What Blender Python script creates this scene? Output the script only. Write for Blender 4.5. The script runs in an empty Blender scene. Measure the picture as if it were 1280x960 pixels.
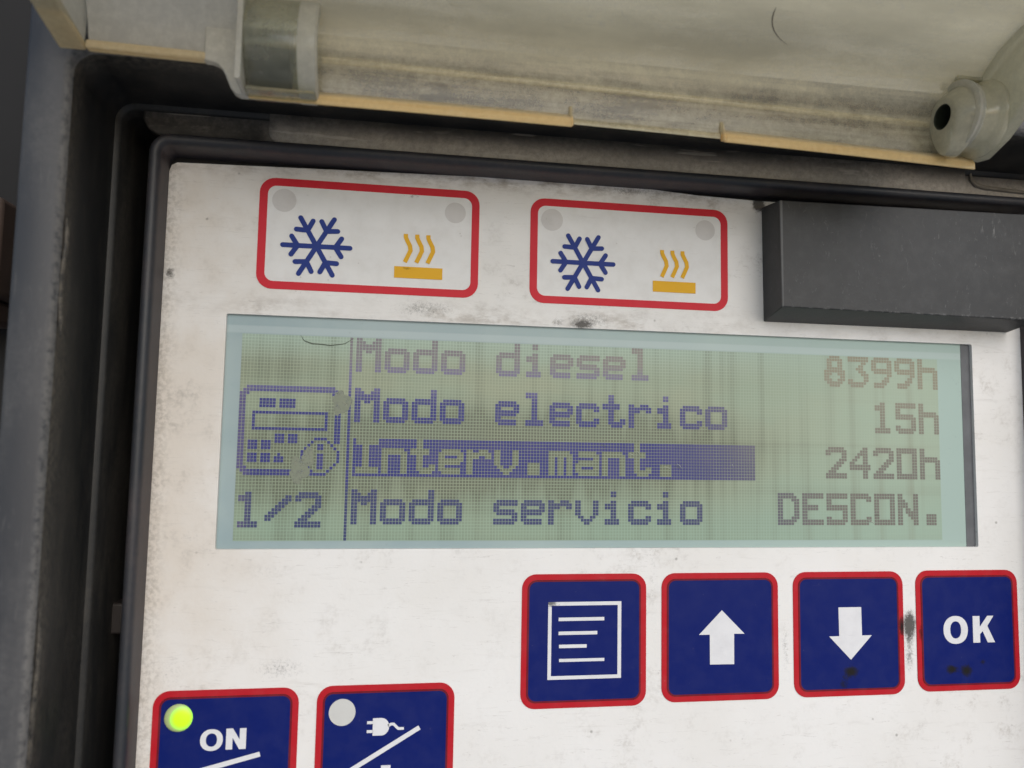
import bpy, math, random
from mathutils import Vector, Matrix
from mathutils.geometry import tessellate_polygon
random.seed(7)
S = 0.001                       # everything below is written in millimetres
scene = bpy.context.scene
COL = scene.collection

# ------------------------------------------------------------------ camera
cam = bpy.data.cameras.new('camera')
cam.sensor_width = 36.0
cam.lens = 925.0 / 1280.0 * 36.0
cam.clip_start = 0.005
cam.clip_end = 50.0
cam.dof.use_dof = True
cam.dof.focus_distance = 0.1285
cam.dof.aperture_fstop = 19.0
cob = bpy.data.objects.new('camera', cam)
COL.objects.link(cob)
Rr, Ru, Rb = (0.988691, -0.148939, 0.017531), (-0.029489, -0.078465, 0.996481), (-0.147039, -0.985728, -0.08197)
M = Matrix(((Rr[0], Ru[0], Rb[0], 26.357 * S), (Rr[1], Ru[1], Rb[1], -124.349 * S),
            (Rr[2], Ru[2], Rb[2], -17.631 * S), (0, 0, 0, 1)))
cob.matrix_world = M
scene.camera = cob

# ------------------------------------------------------------------ light
SUN_EL, SUN_AZ = math.radians(30), math.radians(166)      # azimuth clockwise from +Y
w = bpy.data.worlds.new('World')
scene.world = w
w.use_nodes = True
nt = w.node_tree
nt.nodes.clear()
sky = nt.nodes.new('ShaderNodeTexSky')
sky.sky_type = 'NISHITA'
sky.sun_disc = False
sky.sun_elevation = SUN_EL
sky.sun_rotation = SUN_AZ
sky.dust_density = 1.0
sky.air_density = 1.0
bg = nt.nodes.new('ShaderNodeBackground')
bg.inputs['Strength'].default_value = 0.10
wo = nt.nodes.new('ShaderNodeOutputWorld')
nt.links.new(sky.outputs[0], bg.inputs[0])
nt.links.new(bg.outputs[0], wo.inputs[0])
sun = bpy.data.lights.new('sun', 'SUN')
sun.energy = 1.5
sun.angle = math.radians(60)
sun.color = (1.0, 0.965, 0.925)
so = bpy.data.objects.new('sun', sun)
COL.objects.link(so)
sd = Vector((math.sin(SUN_AZ) * math.cos(SUN_EL), math.cos(SUN_AZ) * math.cos(SUN_EL), math.sin(SUN_EL)))
so.rotation_euler = sd.to_track_quat('Z', 'Y').to_euler()
so.location = sd * 2
scene.view_settings.view_transform = 'Standard'
scene.view_settings.look = 'None'
scene.view_settings.gamma = 1.0
scene.view_settings.use_curve_mapping = False
scene.view_settings.exposure = 0.30
scene.cycles.transparent_max_bounces = 24
scene.cycles.max_bounces = 10

# ------------------------------------------------------------------ node helpers
def lin(r, g, b):
    f = lambda c: (c / 255 / 12.92) if c / 255 <= 0.04045 else ((c / 255 + 0.055) / 1.055) ** 2.4
    return (f(r), f(g), f(b), 1)

class NG:
    """small wrapper round a material's node tree; coordinates in mm"""
    def __init__(s, name):
        s.m = bpy.data.materials.new(name)
        s.m.use_nodes = True
        s.t = s.m.node_tree
        s.t.nodes.clear()
        s.out = s.t.nodes.new('ShaderNodeOutputMaterial')
        tc = s.t.nodes.new('ShaderNodeTexCoord')
        v = s.t.nodes.new('ShaderNodeVectorMath')
        v.operation = 'SCALE'
        v.inputs['Scale'].default_value = 1000
        s.t.links.new(tc.outputs['Object'], v.inputs[0])
        s.P = v.outputs[0]
        sep = s.t.nodes.new('ShaderNodeSeparateXYZ')
        s.t.links.new(s.P, sep.inputs[0])
        s.X, s.Y, s.Z = sep.outputs
    def put(s, sock, val):
        if isinstance(val, bpy.types.NodeSocket):
            s.t.links.new(val, sock)
        elif val is not None:
            sock.default_value = val
    def math(s, op, a, b=None, c=None, clamp=False):
        n = s.t.nodes.new('ShaderNodeMath')
        n.operation = op
        n.use_clamp = clamp
        s.put(n.inputs[0], a)
        s.put(n.inputs[1], b)
        s.put(n.inputs[2], c)
        return n.outputs[0]
    def add(s, a, b, clamp=False): return s.math('ADD', a, b, clamp=clamp)
    def mul(s, a, b, clamp=False): return s.math('MULTIPLY', a, b, clamp=clamp)
    def sub(s, a, b): return s.math('SUBTRACT', a, b)
    def step(s, v, a, b, lo=0.0, hi=1.0):          # smooth ramp of v from a..b to lo..hi
        n = s.t.nodes.new('ShaderNodeMapRange')
        n.interpolation_type = 'SMOOTHSTEP'
        s.put(n.inputs['Value'], v)
        if a > b:
            a, b, lo, hi = b, a, hi, lo
        n.inputs['From Min'].default_value = a
        n.inputs['From Max'].default_value = b
        n.inputs['To Min'].default_value = lo
        n.inputs['To Max'].default_value = hi
        return n.outputs[0]
    def noise(s, scale, detail=4, rough=0.55, stretch=(1, 1, 1), off=(0, 0, 0), dist=0.0):
        mp = s.t.nodes.new('ShaderNodeMapping')
        mp.inputs['Scale'].default_value = stretch
        mp.inputs['Location'].default_value = off
        s.t.links.new(s.P, mp.inputs[0])
        n = s.t.nodes.new('ShaderNodeTexNoise')
        n.inputs['Scale'].default_value = scale
        n.inputs['Detail'].default_value = detail
        n.inputs['Roughness'].default_value = rough
        n.inputs['Distortion'].default_value = dist
        s.t.links.new(mp.outputs[0], n.inputs['Vector'])
        return n.outputs[0]
    def spot(s, x, z, rx, rz, soft=0.0):            # 1 at (x, z) falling to 0 at the ellipse rx, rz
        dx = s.mul(s.sub(s.X, x), 1.0 / rx)
        dz = s.mul(s.sub(s.Z, z), 1.0 / rz)
        d = s.math('SQRT', s.add(s.mul(dx, dx), s.mul(dz, dz)))
        return s.step(d, 1.0, soft)
    def mix(s, f, a, b, mode='MIX'):
        n = s.t.nodes.new('ShaderNodeMix')
        n.data_type = 'RGBA'
        n.blend_type = mode
        s.put(n.inputs[0], f)
        s.put(n.inputs[6], a)
        s.put(n.inputs[7], b)
        return n.outputs[2]
    def bump(s, h, strength=0.3, dist=0.0001):
        n = s.t.nodes.new('ShaderNodeBump')
        n.inputs['Strength'].default_value = strength
        n.inputs['Distance'].default_value = dist
        s.t.links.new(h, n.inputs['Height'])
        return n.outputs[0]
    def pbr(s, col, rough=0.5, spec=0.5, normal=None, metal=0.0, **kw):
        n = s.t.nodes.new('ShaderNodeBsdfPrincipled')
        s.put(n.inputs['Base Color'], col)
        s.put(n.inputs['Roughness'], rough)
        s.put(n.inputs['Specular IOR Level'], spec)
        s.put(n.inputs['Metallic'], metal)
        if normal is not None:
            s.put(n.inputs['Normal'], normal)
        for k, v in kw.items():
            s.put(n.inputs[k.replace('_', ' ')], v)
        return n.outputs[0]
    def shader(s, kind, **kw):
        n = s.t.nodes.new('ShaderNodeBsdf' + kind)
        for k, v in kw.items():
            s.put(n.inputs[k], v)
        return n.outputs[0]
    def mixsh(s, f, a, b):
        n = s.t.nodes.new('ShaderNodeMixShader')
        s.put(n.inputs[0], f)
        s.t.links.new(a, n.inputs[1])
        s.t.links.new(b, n.inputs[2])
        return n.outputs[0]
    def done(s, sh):
        s.t.links.new(sh, s.out.inputs[0])
        return s.m

MAT = {}
# ---- white membrane faceplate, grimy
def m_faceplate():
    g = NG('grimy_white_membrane')
    n1, n2, n3 = g.noise(0.045, 5), g.noise(0.22, 6, 0.65, off=(9, 3, 5)), g.noise(1.4, 5, 0.7, off=(2, 8, 1))
    col = g.mix(g.step(n1, 0.35, 0.7), (0.80, 0.79, 0.775, 1), (0.76, 0.745, 0.72, 1))
    warm = g.mul(g.step(g.X, 22, -13, 0.0, 1.0), g.step(g.add(g.mul(n1, 0.7), g.mul(n2, 0.3)), 0.36, 0.62, 0.35, 1.0))
    col = g.mix(g.mul(warm, 0.55), col, (0.62, 0.53, 0.43, 1))
    # general smudgy grey
    sm = g.mul(g.step(n2, 0.48, 0.72), g.step(n3, 0.36, 0.66))
    sm = g.mul(sm, g.add(0.16, g.mul(g.step(g.noise(0.025, 3, off=(8, 2, 2)), 0.42, 0.66), 0.55)))
    col = g.mix(sm, col, (0.40, 0.37, 0.33, 1))
    wipe = g.noise(0.55, 4, 0.65, stretch=(0.18, 1, 1.0), off=(5, 5, 1), dist=0.6)
    col = g.mix(g.mul(g.step(wipe, 0.58, 0.74), 0.16), col, (0.42, 0.39, 0.35, 1))
    scr = g.noise(1.6, 2, 0.5, stretch=(0.10, 1, 1.0), off=(1, 2, 6), dist=1.8)
    col = g.mix(g.mul(g.mul(g.step(scr, 0.655, 0.67), g.step(scr, 0.69, 0.675)), 0.28), col, (0.35, 0.32, 0.29, 1))
    # grime along the top edge and round the indicator frames
    edge = g.add(g.step(g.Z, 24.8, 28.6), g.mul(g.mul(g.step(g.Z, 8.5, 3.0), g.step(g.Z, 2.0, 3.6)), g.step(g.noise(0.05, 2, off=(3, 0, 9)), 0.42, 0.65, 0.15, 0.8)))
    eg = g.mul(edge, g.step(g.noise(0.5, 6, 0.7, stretch=(0.45, 1, 1)), 0.40, 0.68))
    col = g.mix(g.mul(eg, 0.75), col, (0.25, 0.20, 0.15, 1))
    ledge = g.mul(g.step(g.X, -8.5, -12.3), g.step(n3, 0.42, 0.6))
    col = g.mix(g.mul(ledge, 0.4), col, (0.28, 0.25, 0.21, 1))
    # local dark smears
    fine = g.noise(2.6, 8, 0.85, off=(1, 1, 7))
    spots = [(57.0, 3.3, 3.2, 1.3, .8), (58.5, 4.4, 8, 2.6, .62), (52.5, 3.6, 2, 1.5, .6), (90, 15, 1.6, 12, .35), (30, 5, 10, 3, .6), (118.2, -48.6, 2.5, 4.4, 1.3), (118.0, -54, 1.9, 6, .7),
             (5.5, -38.5, 6, 3.5, .30), (-6, -33, 3, 2, .4), (-8, -54, 7, 7, .35), (8.5, -53.5, 8, 3.5, .5), (70, -40, 2, 18, .35),
             (94.2, -52, 1.6, 9, .5), (-11.2, 9, 1.6, 2, .9), (66, 27.9, 17, 1.5, .6), (90.0, 27, 2.2, 2.6, 1.5), (40, -64, 12, 6, .25)]
    tot = None
    for x, z, rx, rz, a in spots:
        k = g.mul(g.spot(x, z, rx, rz), a)
        tot = k if tot is None else g.add(tot, k)
    dk = g.mul(g.step(g.add(fine, g.mul(tot, 0.34)), 0.60, 0.82), g.math('MINIMUM', tot, 0.92))
    col = g.mix(dk, col, (0.035, 0.03, 0.026, 1))
    # pepper specks
    vo = g.t.nodes.new('ShaderNodeTexVoronoi')
    vo.inputs['Scale'].default_value = 0.28
    g.t.links.new(g.P, vo.inputs['Vector'])
    sp = g.mul(g.step(vo.outputs['Distance'], 0.10, 0.03), g.step(n2, 0.50, 0.58))
    col = g.mix(g.mul(sp, 0.55), col, (0.16, 0.14, 0.12, 1))
    h = g.add(g.mul(n3, 0.5), g.noise(0.12, 3))
    return g.done(g.pbr(col, g.step(n2, 0.3, 0.7, 0.42, 0.62), 0.4, g.bump(h, 0.25, 0.00025)))
MAT['faceplate'] = m_faceplate()

def m_print(name, rgb, dirt=0.35, spots=(), rough=0.42, dust=(0.45, 0.43, 0.42, 1)):
    g = NG(name)
    n2, n3 = g.noise(0.3, 6, 0.65), g.noise(1.7, 5, 0.7, off=(4, 4, 4))
    col = g.mix(g.mul(g.step(n2, 0.38, 0.75), dirt), rgb, dust)
    sc = g.noise(0.9, 3, 0.6, stretch=(0.25, 1, 2.2), off=(3, 3, 3))
    col = g.mix(g.mul(g.step(sc, 0.66, 0.76), dirt * 0.9), col, dust)
    if spots:
        tot = None
        for x, z, rx, rz, a in spots:
            k = g.mul(g.spot(x, z, rx, rz), a)
            tot = k if tot is None else g.add(tot, k)
        dk = g.step(g.add(n3, g.mul(tot, 0.5)), 0.66, 0.84)
        col = g.mix(g.mul(dk, g.math('MINIMUM', tot, 1.0)), col, (0.012, 0.011, 0.012, 1))
    vo = g.t.nodes.new('ShaderNodeTexVoronoi')
    vo.inputs['Scale'].default_value = 0.5
    g.t.links.new(g.P, vo.inputs['Vector'])
    sp = g.mul(g.step(vo.outputs['Distance'], 0.09, 0.04), g.step(n2, 0.5, 0.56))
    col = g.mix(g.mul(sp, min(1, dirt * 2.5)), col, (0.5, 0.48, 0.45, 1))
    return g.done(g.pbr(col, g.step(n2, 0.3, 0.7, rough - 0.06, rough + 0.12), 0.16, g.bump(n3, 0.12, 0.0001)))
black_spots = ((106.5, -56.6, 2.6, 2.0, 1.1), (105.0, -58.8, 1.6, 2.4, .7), (126.3, -56.7, 2.0, 1.4, 1.2), (129.2, -57.0, 2.2, 2.0, 1.1),
               (132.5, -55.6, 1.0, 1.2, .8), (116.6, -49, 1.3, 4, 1.0), (120.3, -50, 0.9, 3.5, .7))
MAT['red'] = m_print('red_print', (0.46, 0.012, 0.022, 1), 0.03, black_spots)
MAT['dark_red'] = m_print('dark_red_print', (0.15, 0.008, 0.018, 1), 0.03, black_spots)
MAT['bright_red'] = m_print('bright_red_print', (0.60, 0.022, 0.038, 1), 0.03)
MAT['navy'] = m_print('navy_print', (0.002, 0.0105, 0.125, 1), 0.012, black_spots)
MAT['snow_blue'] = m_print('blue_print', (0.012, 0.035, 0.22, 1), 0.03)
MAT['amber'] = m_print('amber_print', (0.76, 0.41, 0.014, 1), 0.05, ((26.5, 11.8, 2.0, 0.6, .5),))
MAT['white_print'] = m_print('white_print', (0.74, 0.74, 0.76, 1), 0.2, ((52.0, -44.0, 3, 1.5, .8),), dust=(0.42, 0.42, 0.44, 1))
MAT['field'] = m_print('white_field', (0.78, 0.775, 0.765, 1), 0.22, ((27, 24.3, 3, 1, .45), (10, 23.5, 2, 1, .3)), dust=(0.55, 0.52, 0.48, 1))
MAT['lamp_grey'] = m_print('clear_lamp_window', (0.64, 0.62, 0.605, 1), 0.25, dust=(0.42, 0.40, 0.38, 1))
MAT['lamp_pale'] = m_print('pale_lamp_window', (0.60, 0.60, 0.58, 1), 0.2)

# ---- lit green lamp: bright core in a pale green lens
def m_led():
    g = NG('lit_green_lamp')
    d = g.spot(-5.6, -60.5, 2.1, 2.1, 0.45)
    col = g.mix(d, (0.45, 0.55, 0.25, 1), (0.30, 0.75, 0.02, 1))
    n = g.pbr(col, 0.35, 0.4, Emission_Color=(0.34, 1.0, 0.0, 1), Emission_Strength=g.mul(d, 1.0))
    return g.done(n)
MAT['led'] = m_led()

# ---- LCD
PITCH, OX, OZ, DY = 0.5225, 0.374, -0.25, 0.70        # dot pitch, field corner and depth of the display
def lcd_coords(g):
    return g.mul(g.sub(g.X, OX), 1 / PITCH), g.mul(g.sub(g.Z, OZ), -1 / PITCH)
def m_lcd_base():
    g = NG('display_border_glass')
    n = g.noise(0.07, 4)
    n2 = g.noise(1.2, 5, 0.7)
    col = g.mix(g.step(n, 0.3, 0.7), (0.29, 0.38, 0.40, 1), (0.345, 0.43, 0.435, 1))
    col = g.mix(g.step(g.X, 20, 125), col, (0.36, 0.47, 0.43, 1))
    inner = g.mul(g.step(g.Z, 1.25, 0.95), g.step(g.Z, -0.3, 0.1))
    col = g.mix(g.mul(inner, 0.35), col, (0.52, 0.60, 0.60, 1))
    col = g.mix(g.mul(g.step(n2, 0.60, 0.75), 0.3), col, (0.24, 0.29, 0.29, 1))
    return g.done(g.pbr(col, 0.35, 0.35))
MAT['lcd_base'] = m_lcd_base()
def m_lcd_green():
    g = NG('display_green_cells')
    c, r = lcd_coords(g)
    big = g.noise(0.06, 3, 0.5, stretch=(0.7, 1, 1.6))
    streak = g.noise(0.42, 2, 0.5, stretch=(1, 1, 0.035), off=(5, 0, 0))
    bands = g.noise(0.5, 2, 0.5, stretch=(0.02, 1, 1), off=(0, 0, 3))
    col = g.mix(g.step(big, 0.35, 0.65), (0.33, 0.415, 0.305, 1), (0.36, 0.405, 0.285, 1))
    col = g.mix(g.step(r, 12, -2), col, (0.40, 0.53, 0.44, 1))
    col = g.mix(g.mul(g.step(r, 46, 60), 0.55), col, (0.27, 0.41, 0.32, 1))
    col = g.mix(g.mul(g.step(c, 130, 228), 0.75), col, (0.38, 0.49, 0.39, 1))
    # cross-talk streaks, with a reflection painted in as darker middle rows and patches
    refl_rows = g.mul(g.mul(g.step(r, 18, 36), g.step(r, 60, 44)), g.step(c, 190, 60, 0.05, 1.0))
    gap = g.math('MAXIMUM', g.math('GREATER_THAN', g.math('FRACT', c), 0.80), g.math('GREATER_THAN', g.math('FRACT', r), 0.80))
    amt = g.add(g.mul(refl_rows, g.step(streak, 0.32, 0.62, 0.50, 1.0)), g.mul(g.step(streak, 0.48, 0.75), 0.34))
    refl_patches = g.add(g.mul(g.spot(56, -17.5, 48, 11, 0.15), 1.0), g.add(g.mul(g.spot(24, -15, 24, 9), 0.5), g.mul(g.spot(5, -6, 13, 7), 0.5)))
    amt = g.add(amt, g.mul(refl_patches, g.step(streak, 0.25, 0.6, 0.35, 0.9)))
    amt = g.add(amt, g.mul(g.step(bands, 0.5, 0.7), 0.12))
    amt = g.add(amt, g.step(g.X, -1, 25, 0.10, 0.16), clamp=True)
    # cooler towards the lower right
    col = g.mix(g.mul(g.mul(g.step(c, 60, 200), g.step(r, 30, 62)), 0.5), col, (0.31, 0.45, 0.37, 1))
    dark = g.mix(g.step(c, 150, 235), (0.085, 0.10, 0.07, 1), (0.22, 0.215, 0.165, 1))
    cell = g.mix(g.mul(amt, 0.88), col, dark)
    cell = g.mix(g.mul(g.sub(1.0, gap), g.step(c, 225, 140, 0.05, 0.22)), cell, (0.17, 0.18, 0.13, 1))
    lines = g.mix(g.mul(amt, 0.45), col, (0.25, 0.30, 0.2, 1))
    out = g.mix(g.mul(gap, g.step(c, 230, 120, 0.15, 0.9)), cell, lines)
    return g.done(g.pbr(out, 0.35, 0.35))
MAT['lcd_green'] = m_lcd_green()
def m_lcd_ink():
    g = NG('display_dark_cells')
    c, r = lcd_coords(g)
    n = g.noise(0.16, 3)
    col = g.mix(g.step(n, 0.35, 0.65), (0.028, 0.032, 0.20, 1), (0.045, 0.045, 0.21, 1))
    col = g.mix(g.mul(g.step(r, 44, 50), 0.75), col, (0.05, 0.06, 0.135, 1))
    col = g.mix(g.mul(g.step(c, 6, 0), 0.55), col, (0.17, 0.14, 0.24, 1))
    col = g.mix(g.mul(g.step(r, 21, 13), 0.8), col, (0.20, 0.18, 0.33, 1))
    br = g.mix(g.step(c, 60, 200), (0.22, 0.20, 0.20, 1), (0.31, 0.28, 0.20, 1))
    col = g.mix(g.mul(g.step(r, 14, 5), 0.85), col, br)
    br2 = g.mix(g.step(r, 0, 50), (0.29, 0.27, 0.20, 1), (0.185, 0.175, 0.15, 1))
    col = g.mix(g.step(g.add(c, g.mul(r, -0.2)), 125, 195, 0.0, 0.95), col, br2)
    return g.done(g.pbr(col, 0.35, 0.3))
MAT['lcd_ink'] = m_lcd_ink()
def simple(name, rgb, rough=0.5, amt=0.25, scale=0.3, spec=0.4, other=None):
    g = NG(name)
    n = g.noise(scale, 5, 0.6)
    o = other or tuple(c * 0.6 for c in rgb[:3]) + (1,)
    return g.done(g.pbr(g.mix(g.mul(g.step(n, 0.35, 0.7), amt * 2), rgb, o), rough, spec))
MAT['recess'] = simple('recess_wall_grey', (0.135, 0.14, 0.15, 1), 0.6)
def m_flake():
    g = NG('lifted_film')
    n = g.noise(1.3, 4)
    d = g.pbr(g.mix(g.step(n, .4, .65), (0.29, 0.32, 0.25, 1), (0.23, 0.26, 0.19, 1)), 0.4, 0.4)
    return g.done(g.mixsh(g.step(n, 0.3, 0.6, 0.45, 0.85), g.shader('Transparent', Color=(1, 1, 1, 1)), d))
MAT['flake'] = m_flake()
MAT['scratch'] = simple('scratch_dark', (0.12, 0.14, 0.11, 1), 0.5)
MAT['scratch_light'] = simple('scratch_light', (0.50, 0.52, 0.46, 1), 0.5)

# ---- black plastics
def m_plastic(name, base, dust, amt, rough=0.5, streak=(1, 1, 1), scale=0.12, extra=None, spec=0.4):
    g = NG(name)
    n1 = g.noise(scale, 6, 0.6, stretch=streak)
    n2 = g.noise(1.1, 6, 0.72, off=(3, 1, 2))
    sc = g.noise(0.35, 4, 0.7, stretch=streak, off=(7, 7, 7), dist=1.2)
    k = g.add(g.mul(g.step(n1, 0.36, 0.72), g.step(n2, 0.3, 0.7, 0.35, 1.0)), g.mul(g.step(sc, 0.60, 0.72), 0.45))
    k = g.mul(k, amt)
    if extra:
        k = extra(g, k, n2)
    k = g.math('MINIMUM', k, 0.95)
    col = g.mix(k, base, dust)
    r = g.add(g.mul(k, 0.35), rough)
    return g.done(g.pbr(col, r, spec, g.bump(n2, 0.25, 0.00015)))
DUST = (0.22, 0.19, 0.15, 1)
def ex_wall(g, k, n2):     # settled dirt near the outer rim edge of the well and dirt lines
    return g.add(k, g.mul(g.step(g.Y, -14, -19.6), g.mul(g.step(n2, 0.35, 0.65), 0.35)))
MAT['housing'] = m_plastic('weathered_black_plastic', (0.012, 0.0125, 0.013, 1), DUST, 0.17, 0.48, (1, 1, 0.25), 0.14, ex_wall)
def ex_rim(g, k, n2):
    sc = g.noise(0.9, 3, 0.6, stretch=(1, 1, 0.12), off=(1, 5, 2), dist=1.0)
    return g.add(g.add(k, g.mul(g.step(sc, 0.60, 0.70), 0.22)), g.mul(g.mul(g.step(g.X, -20.3, -19.5), g.step(n2, 0.3, 0.6)), 0.85))
MAT['rim'] = m_plastic('faded_grey_black_plastic', (0.044, 0.045, 0.050, 1), (0.145, 0.14, 0.135, 1), 0.42, 0.45, (1, 1, 0.4), 0.16, ex_rim)
def ex_ledge(g, k, n2):
    gr_ = g.noise(10, 3, 0.8, off=(1, 1, 1))
    a = g.mul(g.step(g.Z, 35.0, 31.0), g.step(g.add(g.mul(n2, 0.45), g.mul(gr_, 0.55)), 0.30, 0.70, 0.42, 0.95))
    b = g.mul(g.step(g.X, 2, 6), a)
    ln = g.mul(g.step(g.noise(0.5, 3, 0.6, stretch=(0.12, 1, 1.2), off=(2, 2, 9)), 0.62, 0.68), 0.25)
    return g.add(g.add(k, b), ln)
MAT['ledge'] = m_plastic('dusty_black_plastic', (0.022, 0.021, 0.021, 1), (0.50, 0.45, 0.385, 1), 0.25, 0.5, (0.35, 1, 1), 0.14, ex_ledge)
def ex_bezel(g, k, n2):
    return g.add(k, g.mul(g.step(g.Y, -4.5, -3.9), g.step(n2, 0.3, 0.6, 0.05, 0.16)))
MAT['bezel'] = m_plastic('bezel_black_plastic', (0.026, 0.029, 0.035, 1), (0.20, 0.135, 0.12, 1), 0.16, 0.42, (0.6, 1, 0.6), 0.2, ex_bezel)
def ex_block(g, k, n2):
    n = g.noise(0.9, 3, 0.6, stretch=(1, 1, 0.3), off=(4, 4, 0))
    wear = g.mul(g.step(g.Y, -6.72, -6.9), g.add(g.step(g.X, 90.95, 90.7), g.mul(g.step(g.Z, 7.05, 6.9), g.mul(g.step(n2, 0.5, 0.62), 0.6)), clamp=True))
    fl = g.noise(0.8, 3, 0.6, stretch=(1, 1, 0.45), off=(9, 4, 3), dist=2.0)
    k = g.add(k, g.mul(wear, 0.55))
    k = g.add(k, g.mul(g.mul(g.step(fl, 0.66, 0.675), g.step(fl, 0.70, 0.685)), 0.3))
    return g.add(k, g.mul(g.spot(131.5, 23.2, 5, 2.2), g.mul(g.step(n, 0.52, 0.62), 0.6)))
MAT['block'] = m_plastic('matt_black_rubber', (0.028, 0.029, 0.031, 1), (0.24, 0.24, 0.24, 1), 0.10, 0.48, (1, 1, 1), 0.3, ex_block)
MAT['pit'] = simple('unlit_cavity', (0.012, 0.012, 0.013, 1), 0.7)
MAT['clip'] = simple('brown_clip', (0.030, 0.024, 0.021, 1), 0.6)
MAT['casing'] = simple('dark_painted_casing', (0.009, 0.008, 0.0075, 1), 0.7, 0.3, 0.05)
MAT['white_casing'] = simple('pale_casing_paint', (0.34, 0.33, 0.30, 1), 0.5, 0.2, 0.03)
MAT['dirt'] = simple('dried_mud', (0.20, 0.175, 0.14, 1), 0.9, 0.3, 0.9)
MAT['rust'] = simple('brown_bracket', (0.085, 0.058, 0.045, 1), 0.7, 0.3, 0.1)

# ---- yellowed clear polycarbonate
def m_clear(name, body, fac_lo, fac_hi, rough=0.22, streak=(0.3, 1, 1), tint=(0.86, 0.84, 0.76, 1), trans=0.5, body2=None, arch=False):
    g = NG(name)
    n1 = g.noise(0.10, 6, 0.62, stretch=streak)
    n2 = g.noise(0.9, 6, 0.72, off=(2, 2, 2))
    sc = g.noise(0.25, 5, 0.7, off=(6, 1, 3), dist=1.5)
    b2 = body2 or tuple(c * 0.74 for c in body[:3]) + (1,)
    col = g.mix(g.step(n1, 0.32, 0.70), body, b2)
    col = g.mix(g.mul(g.step(sc, 0.60, 0.75), 0.3), col, (0.55, 0.53, 0.48, 1))
    d = g.shader('Diffuse', Color=col)
    t = g.shader('Translucent', Color=col)
    haze = g.mixsh(g.step(g.Z, 36, 43, 0.35, 0.85) if arch else trans, d, t)
    f = g.add(g.step(n1, 0.3, 0.7, fac_lo, fac_hi), g.mul(g.step(n2, 0.35, 0.75), 0.16), clamp=True)
    if arch:
        st = g.noise(0.5, 4, 0.6, stretch=(0.03, 1, 1), off=(3, 0, 0))
        gr_ = g.noise(5, 4, 0.8)
        wp = g.noise(0.13, 5, 0.65, stretch=(0.5, 1, 1), off=(4, 8, 2), dist=1.0)
        f = g.add(f, g.add(g.step(st, 0.35, 0.68, -0.10, 0.16), g.add(g.step(gr_, 0.35, 0.7, -0.06, 0.08), g.step(wp, 0.35, 0.65, -0.08, 0.12))))
    if arch:
        f = g.add(f, g.step(g.Z, 34.5, 39.5, -0.16, 0.36), clamp=True)  # haze rises with height, putting the upper sheet's brightness into the material
    base = g.mixsh(f, g.shader('Transparent', Color=tint), haze)
    fr = g.t.nodes.new('ShaderNodeFresnel')
    fr.inputs['IOR'].default_value = 1.5
    bp = g.bump(g.add(n2, sc), 0.15, 0.0002)
    g.t.links.new(bp, fr.inputs['Normal'])
    gl = g.shader('Glossy', Color=(1, 1, 1, 1), Roughness=rough, Normal=bp)
    return g.done(g.mixsh(g.mul(fr.outputs[0], 0.8), base, gl))
MAT['lid'] = m_clear('dusty_clear_lid', (0.93, 0.845, 0.61, 1), 0.34, 0.58, arch=True)
def m_lip():
    g = NG('yellowed_lid_edge')
    bq = g.mul(g.sub(g.X, 61), 1 / 52)
    bow = g.mul(g.math('MAXIMUM', g.sub(1.0, g.mul(bq, bq)), 0.0), 0.5)
    zz = g.sub(g.add(g.Z, g.mul(g.sub(g.X, 4.0), 0.0165)), bow)
    st = g.noise(0.9, 5, 0.65, stretch=(0.06, 1, 1))
    n2 = g.noise(1.2, 6, 0.75, off=(2, 2, 2))
    tan = g.mix(g.step(st, 0.35, 0.65), (1.0, 0.80, 0.45, 1), (0.92, 0.70, 0.36, 1))
    tan = g.mix(g.mul(g.step(n2, 0.5, 0.75), 0.35), tan, (0.75, 0.68, 0.56, 1))
    e = g.step(zz, 30.6, 29.5, 0.1, 1.0)
    e = g.math('MAXIMUM', e, g.mul(g.step(g.X, 2.9, 2.3, 0, 0.6), g.step(zz, 34.9, 34.5)))
    col = g.mix(e, (0.82, 0.76, 0.61, 1), tan)
    haze = g.mixsh(0.55, g.shader('Diffuse', Color=col), g.shader('Translucent', Color=col))
    f = g.add(g.step(e, 0, 1, 0.40, 0.88), g.mul(g.step(n2, 0.35, 0.7), 0.12), clamp=True)
    base = g.mixsh(f, g.shader('Transparent', Color=(0.95, 0.88, 0.72, 1)), haze)
    gl = g.shader('Glossy', Color=(1, 1, 1, 1), Roughness=0.25)
    fr = g.t.nodes.new('ShaderNodeFresnel')
    return g.done(g.mixsh(g.mul(fr.outputs[0], 0.6), base, gl))
MAT['lip'] = m_lip()
MAT['knuckle'] = m_clear('clear_hinge_plastic', (0.60, 0.60, 0.50, 1), 0.12, 0.45, 0.10, (1, 1, 1), (0.88, 0.9, 0.82, 1))
MAT['boss'] = m_clear('hazy_hinge_plastic', (0.90, 0.85, 0.67, 1), 0.55, 0.85, 0.08, (1, 1, 1), (0.86, 0.88, 0.8, 1))
MAT['pale'] = m_clear('pale_hazy_plastic', (0.90, 0.875, 0.79, 1), 0.62, 0.88, 0.22, (1, 1, 1))
def m_glass():
    g = NG('clear_outer_face')
    n = g.noise(0.3, 5, 0.7)
    t = g.shader('Transparent', Color=(0.97, 0.965, 0.94, 1))
    return g.done(g.mixsh(g.step(n, 0.5, 0.75, 0.01, 0.07), t, g.shader('Translucent', Color=(0.8, 0.78, 0.7, 1))))
MAT['clear'] = m_glass()
MAT['pin'] = simple('hinge_pin_dark', (0.030, 0.034, 0.022, 1), 0.4, 0.35, 0.35)

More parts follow.
